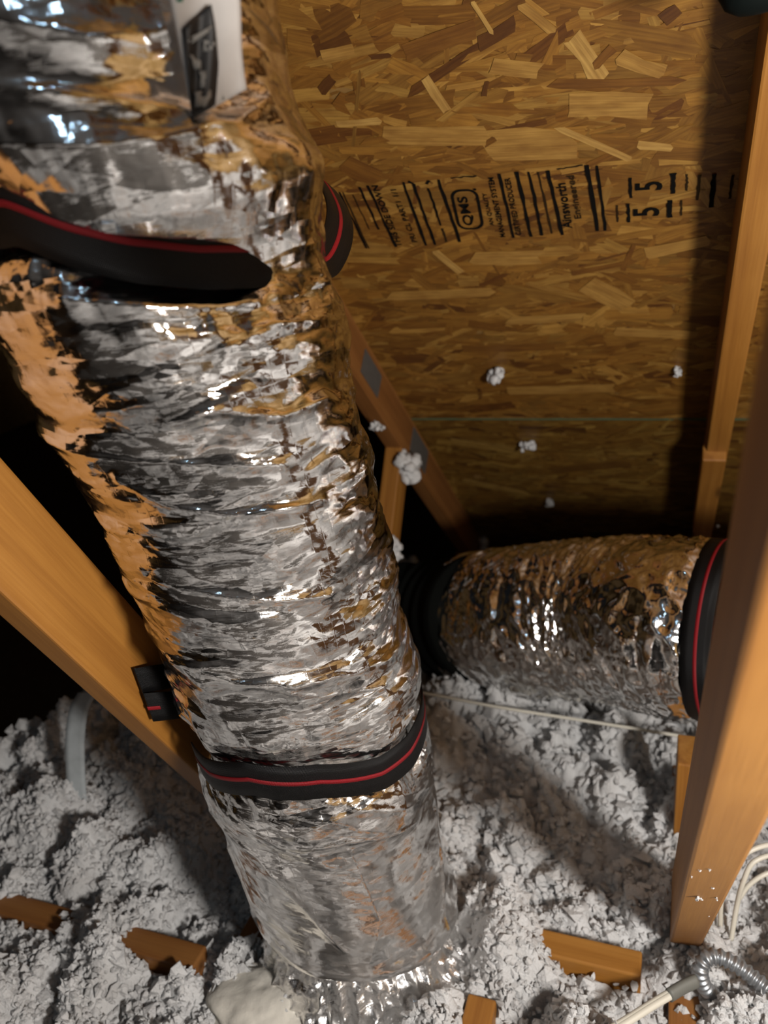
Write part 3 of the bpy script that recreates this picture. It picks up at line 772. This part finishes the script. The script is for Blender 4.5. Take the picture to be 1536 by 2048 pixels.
# its tail folded against the slanting web
tail = catmull([W(296, 1415, 0.868), W(330, 1412, 0.885), W(372, 1408, 0.93), W(430, 1400, 1.02)], 30)
o = ribbon('webbing_tail', tail, np.tile([0, -0.1, 1.0], (30, 1)), 0.042, BLACK_WEB, low)
o = ribbon('tail_stripe', tail + np.array([0, -0.0012, -0.0005]) , np.tile([0, -0.1, 1.0], (30, 1)), 0.005, RED_WEB, low, 0.0008, nw=3)
tail2 = catmull([W(276, 1362, 0.855), W(315, 1355, 0.88), W(350, 1350, 0.92), W(420, 1340, 1.01)], 30)
o = ribbon('webbing_tail', tail2, np.tile([0.0, -0.1, 1.0], (30, 1)), 0.036, BLACK_WEB, low)

# upper strap: across the front, then a slack loop out to the right and up behind
th = np.linspace(UP_T[0] - 0.9, UP_T[-1], 90); front = []
for t in th:
    z = np.interp(t, UP_T, UP_Z); x, y = axis(z); r = R0 - 0.007 - 0.012 * float(smooth(-0.30, 0.0, t))
    front.append((x + r * math.cos(t), y + r * math.sin(t), z))
front = np.array(front)
loop = np.array([W(622, 512, 0.605), W(650, 522, 0.655), W(674, 480, 0.69), W(680, 432, 0.715), W(664, 388, 0.74), W(640, 356, 0.77), W(600, 330, 0.81), W(520, 320, 0.85)])
C = np.concatenate([front[::3], loop]); nf = len(front[::3]); C = catmull(C, 260)
s = np.linspace(0, len(front[::3]) + len(loop) - 1, 260); tw = smooth(nf - 1.0, nf + 1.6, s)
Wv = np.outer(1 - tw, [0, -0.10, 1.0]) + np.outer(tw, -0.5 * M[:, 0] + 0.15 * M[:, 1] - 0.75 * M[:, 2])
x, y = axis(C[:, 2]); outv = np.column_stack([C[:, 0] - x, C[:, 1] - y, C[:, 0] * 0])
strap('upper black strap with red stripe and slack loop beside the roof deck', C, Wv, 0.040, stripe_shift=0.007 * (1 - tw), out=outv)

# ------------------------------------------------------------------ rear duct
PB = np.array([(1.30, 1.02, 0.52), (0.75, 1.06, 0.51), (0.35, 1.10, 0.505), (0.06, 1.15, 0.50), W(1215, 1237, 1.41), W(1060, 1240, 1.54), W(965, 1242, 1.70)])
NB, NS = 560, 300
CB = catmull(PB, NB); T, N, B = frames(CB)
sB = np.concatenate([[0], np.cumsum(np.linalg.norm(np.diff(CB, axis=0), axis=1))])
ts = np.linspace(0, 2 * math.pi, NS, endpoint=False); TT, SS = np.meshgrid(ts, sB)
s_str = sB[np.argmin(np.abs(CB[:, 0] - 0.088))]
cx, sy = np.cos(TT), np.sin(TT); ws = SS + 0.008 * perlin(cx * 2, sy * 2, SS * 9)
d = 0.0035 * (np.abs(np.cos(math.pi * ws / 0.02)) - 0.5) * (0.6 + perlin(cx * 2, sy * 2, SS * 6)) + 0.006 * (ridged(cx * 2.2, sy * 2.2, ws * 30) ** 2 - 0.3) + 0.0026 * ridged(cx * 7, sy * 7, ws * 60) + 0.006 * perlin(cx * 1.4, sy * 1.4, SS * 5)
d = d - 0.014 * np.exp(-((SS - s_str) / 0.020) ** 2)
rb_ = 0.146 + d
V = (CB[:, None] + rb_[..., None] * (N[:, None] * cx[..., None] + B[:, None] * sy[..., None])).reshape(-1, 3)
rear = empty('flexible_duct', (0.06, 1.15, 0.35)); tag(rear, 'low foil flexible duct lying along the eave behind the near post', 'duct')
o = link('foil_sleeve', np_mesh('foil_sleeve', V, grid_faces(NS, NB, True), True, np.stack([TT * 0.146, SS], -1).reshape(-1, 2)), FOIL_BACK); keep_world(o, rear)
i0 = np.argmin(np.abs(sB - s_str)); ang = np.linspace(0, 2 * math.pi, 120)
C = CB[i0] + 0.1445 * (np.outer(np.cos(ang), N[i0]) + np.outer(np.sin(ang), B[i0]))
strap('black strap with red stripe round the low rear duct', C, np.tile(T[i0], (120, 1)), 0.042, out=C - CB[i0])

# added black tube standing for the darkness where the rear foil duct ends
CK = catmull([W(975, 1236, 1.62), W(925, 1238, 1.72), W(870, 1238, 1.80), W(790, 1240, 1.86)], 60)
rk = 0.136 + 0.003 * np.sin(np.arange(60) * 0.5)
o = link('dark_gap_tube', tube_mesh('dark_gap_tube', CK, rk, 64), plain('dark_gap_black', (0.003, 0.0035, 0.003), 0.95))
tag(o, 'added black tube standing for the darkness between tall duct and rear foil duct', 'duct')

# ------------------------------------------------------------------ loose insulation
def ins_height(x, y):
    h = 0.158 + 0.040 * perlin(x * 5 + 2, y * 5, 0) + 0.125 * np.abs(perlin(x * 7.5, y * 7.5, 3)) + 0.050 * np.abs(perlin(x * 19, y * 19, 5))
    h = h + 0.07 * np.exp(-(((x + 1.12) / 0.16) ** 2 + ((y - 0.80) / 0.16) ** 2))
    h = h + 0.03 * np.exp(-(((x + 0.82) / 0.10) ** 2 + ((y - 0.66) / 0.06) ** 2))
    def pit(cx, cy, rx, ry, dep): return dep * np.exp(-(np.abs((x - cx) / rx) ** 3 + np.abs((y - cy) / ry) ** 3))
    h = h - 0.022 * np.exp(-((np.hypot(x + 0.388, y - 0.708) - 0.15) / 0.05) ** 2) * smooth(0.75, 0.6, y)
    h = h - pit(-0.075, 0.748, 0.066, 0.020, 0.045)        # round the right blocking board
    h = h - pit(-0.70, 0.600, 0.070, 0.020, 0.045) - pit(-0.93, 0.600, 0.055, 0.020, 0.045)
    h = h + 0.028 * np.exp(-(((x + 0.075) / 0.09) ** 2 + ((y - 0.705) / 0.022) ** 2)) + 0.022 * np.exp(-(((x + 0.76) / 0.16) ** 2 + ((y - 0.556) / 0.022) ** 2))
    h = h - pit(-0.20, 0.625, 0.025, 0.040, 0.06) - pit(-0.60, 0.53, 0.035, 0.03, 0.045)
    h = h - pit(0.05, 0.66, 0.035, 0.05, 0.05)
    # falls away behind the left truss and under the eave
    lip = smooth(-0.20, -0.16, x) * smooth(0.03, -0.01, x) * smooth(0.655, 0.69, y) * smooth(0.735, 0.725, y)
    lip2 = smooth(-1.1, -1.05, x) * smooth(-0.60, -0.64, x) * smooth(0.50, 0.54, y) * smooth(0.588, 0.578, y)
    h = np.where(lip > 0, np.maximum(h, (0.196 + 0.012 * perlin(x * 40, y * 40, 9)) * lip), h)
    h = np.where(lip2 > 0, np.maximum(h, (0.192 + 0.016 * perlin(x * 30, y * 40, 9)) * lip2), h)
    h = h - 0.06 * smooth(1.3, 2.0, y)
    h = h - 0.03 * np.exp(-(((x + 0.75) / 0.18) ** 2 + ((y - 0.95) / 0.15) ** 2))
    h = np.where(y < 0.16, np.minimum(h, 0.215), h)
    h = h * smooth(-1.43, -1.22, x + 0.05 * perlin(x * 6, y * 6, 11))
    return np.maximum(h, 0.012)
gx = np.concatenate([np.linspace(-1.44, 0.6, 460), np.linspace(0.61, 1.55, 40)])
gy = np.concatenate([np.linspace(-2.2, 0.2, 60), np.linspace(0.21, 1.6, 370), np.linspace(1.62, 1.98, 20)])
GX, GY = np.meshgrid(gx, gy)
GZ = ins_height(GX, GY) + 0.010 * (ridged(GX * 34, GY * 34, 2) - 0.5) + 0.006 * perlin(GX * 70, GY * 70, 8)
V = np.stack([GX, GY, GZ], -1).reshape(-1, 3)
ins = link('loose_insulation', np_mesh('loose_insulation', V, grid_faces(len(gx), len(gy)), True), WOOL)
tag(ins, 'loose white blown insulation heaped over the attic floor', 'insulation', kind='stuff')
def tufts(n, x0, x1, y0, y1, r0, r1, seed, hz=0.010):
    rng = np.random.default_rng(seed)
    bm = bmesh.new(); bmesh.ops.create_icosphere(bm, subdivisions=1, radius=1.0)
    bv = np.array([v.co[:] for v in bm.verts]); bf = np.array([[v.index for v in f.verts] for f in bm.faces]); bm.free()
    x = rng.uniform(x0, x1, n); y = rng.uniform(y0, y1, n)
    dens = perlin(x * 9, y * 9, 20) + 0.35
    keep = (rng.random(n) < np.clip(dens + 0.55, 0.25, 1)) & (np.hypot(x + 0.388, y - 0.708) > 0.150)
    x, y = x[keep], y[keep]; n = len(x)
    h = ins_height(x, y)
    drop = (0.196 - h) > 0.03
    z = h + rng.uniform(-0.004, hz, n) * (1 - 0.8 * drop)
    r = np.exp(rng.uniform(math.log(r0), math.log(r1), n))
    P = bv[None] * (1 + rng.uniform(-0.6, 0.6, (n, len(bv), 1))) * rng.uniform(0.45, 1.35, (n, 1, 3))
    a = rng.uniform(0, 6.28, n); b = rng.uniform(0, 3.14, n)
    ca, sa, cb_, sb = np.cos(a)[:, None], np.sin(a)[:, None], np.cos(b)[:, None], np.sin(b)[:, None]
    X = P[..., 0] * ca - P[..., 1] * sa; Y1 = P[..., 0] * sa + P[..., 1] * ca; Z1 = P[..., 2]
    Y2 = Y1 * cb_ - Z1 * sb; Z2 = Y1 * sb + Z1 * cb_
    Vv = np.stack([X * r[:, None] + x[:, None], Y2 * r[:, None] + y[:, None], Z2 * r[:, None] + z[:, None]], -1).reshape(-1, 3)
    Ff = (bf[None] + (np.arange(n) * len(bv))[:, None, None]).reshape(-1, 3)
    return Vv, Ff
parts = [tufts(38000, -1.15, 0.30, 0.33, 1.0, 0.0024, 0.0068, 1), tufts(15000, -1.35, 0.35, 0.85, 1.6, 0.005, 0.012, 2, 0.014), tufts(1200, -1.05, 0.30, 0.33, 1.0, 0.008, 0.013, 3, 0.004)]
Vt = []; Ft = []; nb = 0
for a, b in parts: Vt.append(a); Ft.append(b + nb); nb += len(a)
o = link('insulation_flakes', np_mesh('insulation_flakes', np.concatenate(Vt), np.concatenate(Ft), False), WOOL, ins); o['kind'] = 'stuff'

def tuft(label, c, r, n=26, squash=(1, 1, 1), normal=None, seed=0, group=None):
    """a single clump of flakes"""
    rng = np.random.default_rng(seed); bm = bmesh.new()
    for k in range(n):
        d_ = rng.normal(size=3); d_ /= np.linalg.norm(d_); d_ *= r * rng.uniform(0.1, 0.8)
        mt = Matrix.Translation(Vector(d_ * np.array(squash))) @ Matrix.Rotation(rng.uniform(0, 6), 4, 'X') @ Matrix.Diagonal((*(rng.uniform(0.6, 1.3, 3)), 1))
        q = bmesh.ops.create_icosphere(bm, subdivisions=2, radius=r * rng.uniform(0.16, 0.36), matrix=mt)
        for v in q['verts']: v.co += Vector(rng.normal(size=3)) * r * 0.035
    me = bpy.data.meshes.new('insulation_tuft'); bm.to_mesh(me); bm.free()
    for p in me.polygons: p.use_smooth = True
    o = link('insulation_tuft', me, WOOL); o.location = Vector(c); tag(o, label, 'insulation', group or 'stray insulation tufts'); return o
def deck_tuft(px, py, r, label, seed, sq=(1, 0.9, 0.9)):
    p = on_deck(px, py) + np.array([0, -S2, -S2]) * (0.002 + r * 0.55); tuft(label, p, r, 26, sq, seed=seed)
deck_tuft(995, 738, 0.024, 'largest white insulation tuft stuck to the upper roof panel', 1)
deck_tuft(1055, 881, 0.020, 'round white insulation tuft stuck to the lower roof panel below the seam', 2)
deck_tuft(1100, 998, 0.019, 'small dim insulation tuft stuck low on the roof deck above the rear duct', 3, (0.7, 1.0, 0.9))
deck_tuft(1356, 735, 0.012, 'faint grey insulation tuft on the roof deck beside the right rafter', 4, (0.6, 1.2, 1.4))
p = on_axis(805, 935, 0, FX); tuft('big white insulation clump caught on the short left web', p + np.array([0.012, 0, 0]), 0.045, 60, (0.7, 0.8, 1.15), seed=5)
p = on_axis(783, 1095, 0, FX); tuft('white insulation clump stuck low on the short left web', p + np.array([0.01, -0.005, 0]), 0.026, 40, (0.6, 0.7, 1.5), seed=6)
p = on_axis(745, 852, 0, FX); tuft('small insulation clump peeking out between tall duct and left rafter', p + np.array([0.010, 0, 0]), 0.018, 24, seed=7)
p = on_axis(962, 1085, 0, FX); tuft('grey insulation wisp on the lower end of the left rafter', p + np.array([0.008, 0, 0]), 0.03, 30, (0.5, 0.8, 1.6), seed=8)
# specks on the near post
for k, (px, py, r) in enumerate(((1398, 1793, 0.004), (1420, 1738, 0.0018), (1400, 1740, 0.0018), (1425, 1775, 0.0022), (1433, 1795, 0.0022), (1418, 1832, 0.0016), (1384, 1752, 0.0016))):
    dd_ = ray(px, py); n0 = -nr; p0 = pw - nr * 0.0445
    p = CAM + dd_ * (((p0 - CAM) @ n0) / (dd_ @ n0))
    tuft('largest white speck on the near post foot' if k == 0 else 'tiny white insulation speck dusting the foot of the near post', p + n0 * r * 0.3, r, 8, seed=30 + k, group='specks on the near post')

# ------------------------------------------------------------------ foam at the foot of the duct
bm = bmesh.new(); bmesh.ops.create_icosphere(bm, subdivisions=5, radius=1.0)
P = np.array([v.co[:] for v in bm.verts]); nn_ = perlin(P[:, 0] * 1.6, P[:, 1] * 1.6, P[:, 2] * 1.6) * 0.22 + perlin(P[:, 0] * 4, P[:, 1] * 4, P[:, 2] * 4) * 0.07
P = P * (1 + nn_)[:, None] * np.array([0.075, 0.060, 0.030])
for v, p in zip(bm.verts, P): v.co = p
me = bpy.data.meshes.new('foam_wad'); bm.to_mesh(me); bm.free()
for p in me.polygons: p.use_smooth = True
o = link('foam_wad', me, FOAM); o.location = Vector(on_axis(525, 2010, 2, 0.190)); tag(o, 'smooth cream wad of foam at the front left foot of the tall duct', 'foam')

# ------------------------------------------------------------------ cables and small metal things
def zf(px, py, z): return on_axis(px, py, 2, z)
# armoured conduit
P = [zf(1428, 1992, 0.20), zf(1408, 1972, 0.225), zf(1400, 1942, 0.25), zf(1412, 1918, 0.265), zf(1440, 1914, 0.268), zf(1480, 1935, 0.262), zf(1515, 1962, 0.255), zf(1560, 1998, 0.25), zf(1620, 2050, 0.245)]
C = catmull(P, 420); s = np.concatenate([[0], np.cumsum(np.linalg.norm(np.diff(C, axis=0), axis=1))])
r = 0.0092 + 0.0013 * np.sin(s / 0.0082 * 2 * math.pi)
cond = empty('armoured_conduit', tuple(C[0])); tag(cond, 'grey ribbed metal armoured conduit curling beside the near post foot', 'conduit')
o = link('ribbed_jacket', tube_mesh('ribbed_jacket', C, r, 14), STEEL); keep_world(o, cond)
# cut flat cable with grey sleeve
P = catmull([zf(1180, 2085, 0.262), zf(1250, 2044, 0.264), zf(1310, 2006, 0.266), zf(1372, 1970, 0.268)], 40)
cab = empty('flat_cable', tuple(P[0])); tag(cab, 'flat white electrical cable with a grey sleeve end in the insulation', 'cable')
for k in (-1, 1):
    o = link('cable_core', tube_mesh('cable_core', P + np.array([0.002, 0.004, 0.0]) * k, 0.0045, 10), CABLE); keep_world(o, cab)
Q = catmull([zf(1338, 1991, 0.267), zf(1366, 1974, 0.268), zf(1392, 1962, 0.268)], 14)
o = link('end_sleeve', tube_mesh('end_sleeve', Q, 0.0095, 14, flat=0.7), SLEEVE); keep_world(o, cab)
# white cable loops on the right
for lb, pts in (('outer loop of thin white cable right of the near post', [(1440, 1868, 0.20), (1443, 1800, 0.26), (1462, 1740, 0.31), (1500, 1702, 0.34), (1560, 1690, 0.34), (1640, 1720, 0.30)]),
                ('inner loop of thin white cable right of the near post', [(1462, 1880, 0.20), (1474, 1810, 0.25), (1486, 1765, 0.29), (1510, 1722, 0.32), (1570, 1712, 0.32), (1650, 1760, 0.28)]),
                ('lowest strand of thin white cable right of the near post', [(1476, 1800, 0.252), (1500, 1768, 0.275), (1540, 1745, 0.29), (1600, 1740, 0.29)])):
    o = link('white_cable', tube_mesh('white_cable', catmull([zf(*p) for p in pts], 60), 0.0034, 10), CABLE); tag(o, lb, 'cable', 'white cable loops')
# thin wire along the eave
o = link('thin_wire', tube_mesh('thin_wire', catmull([zf(760, 1372, 0.26), zf(840, 1385, 0.265), zf(1000, 1415, 0.262), (zf(1180, 1443, 0.262)), zf(1380, 1475, 0.268), zf(1480, 1492, 0.268)], 60), 0.0032, 8), CABLE)
tag(o, 'thin pale wire strung over the insulation below the rear duct', 'wire')
# bent metal strip at the left
P = catmull([(zf(158, 1640, 0.20)), W(152, 1560, 1.38), W(150, 1480, 1.36), W(158, 1420, 1.35), W(176, 1385, 1.36)], 40)
o = ribbon('bent_metal_strip', P, np.tile(M[:, 0], (40, 1)), 0.034, STRIP, None, 0.003); tag(o, 'bent grey metal strip standing behind the slanting left web', 'metal strip')
# nail heads on the boards
for k, (px, py) in enumerate(((1436, 1052),)):
    p = on_deck(px, py, 0.955) + np.array([0, -S2, -S2]) * 0.0005
    bm = bmesh.new(); bmesh.ops.create_cone(bm, cap_ends=True, segments=14, radius1=0.0042, radius2=0.0036, depth=0.0016)
    me = bpy.data.meshes.new('nail_head'); bm.to_mesh(me); bm.free()
    o = link('nail_head', me, NAIL); o.parent = tr; o.matrix_local = Matrix.Translation(Vector(p) - tr.location) @ Matrix.Rotation(math.radians(45), 4, 'X')
# dark cap hanging at the top of the right rafter
prof = [(0.0, 0.0), (0.012, 0.001), (0.022, 0.006), (0.028, 0.016), (0.030, 0.030), (0.030, 0.060), (0.026, 0.064), (0.0, 0.064)]
seg = 32; V = []; Fc = []
for (rr_, hh) in prof:
    for q in range(seg): V.append((rr_ * math.cos(2 * math.pi * q / seg), rr_ * math.sin(2 * math.pi * q / seg), hh))
Fc = [list(q) for q in grid_faces(seg, len(prof), True)]
me = bpy.data.meshes.new('round_cap'); me.from_pydata(V, [], Fc); me.update()
for p in me.polygons: p.use_smooth = True
o = link('round_cap', me, TEAL); pc = on_deck(1506, 30, 0.90); o.location = Vector(pc); tag(o, 'dark teal rounded cap hanging at the top right corner', 'cap')
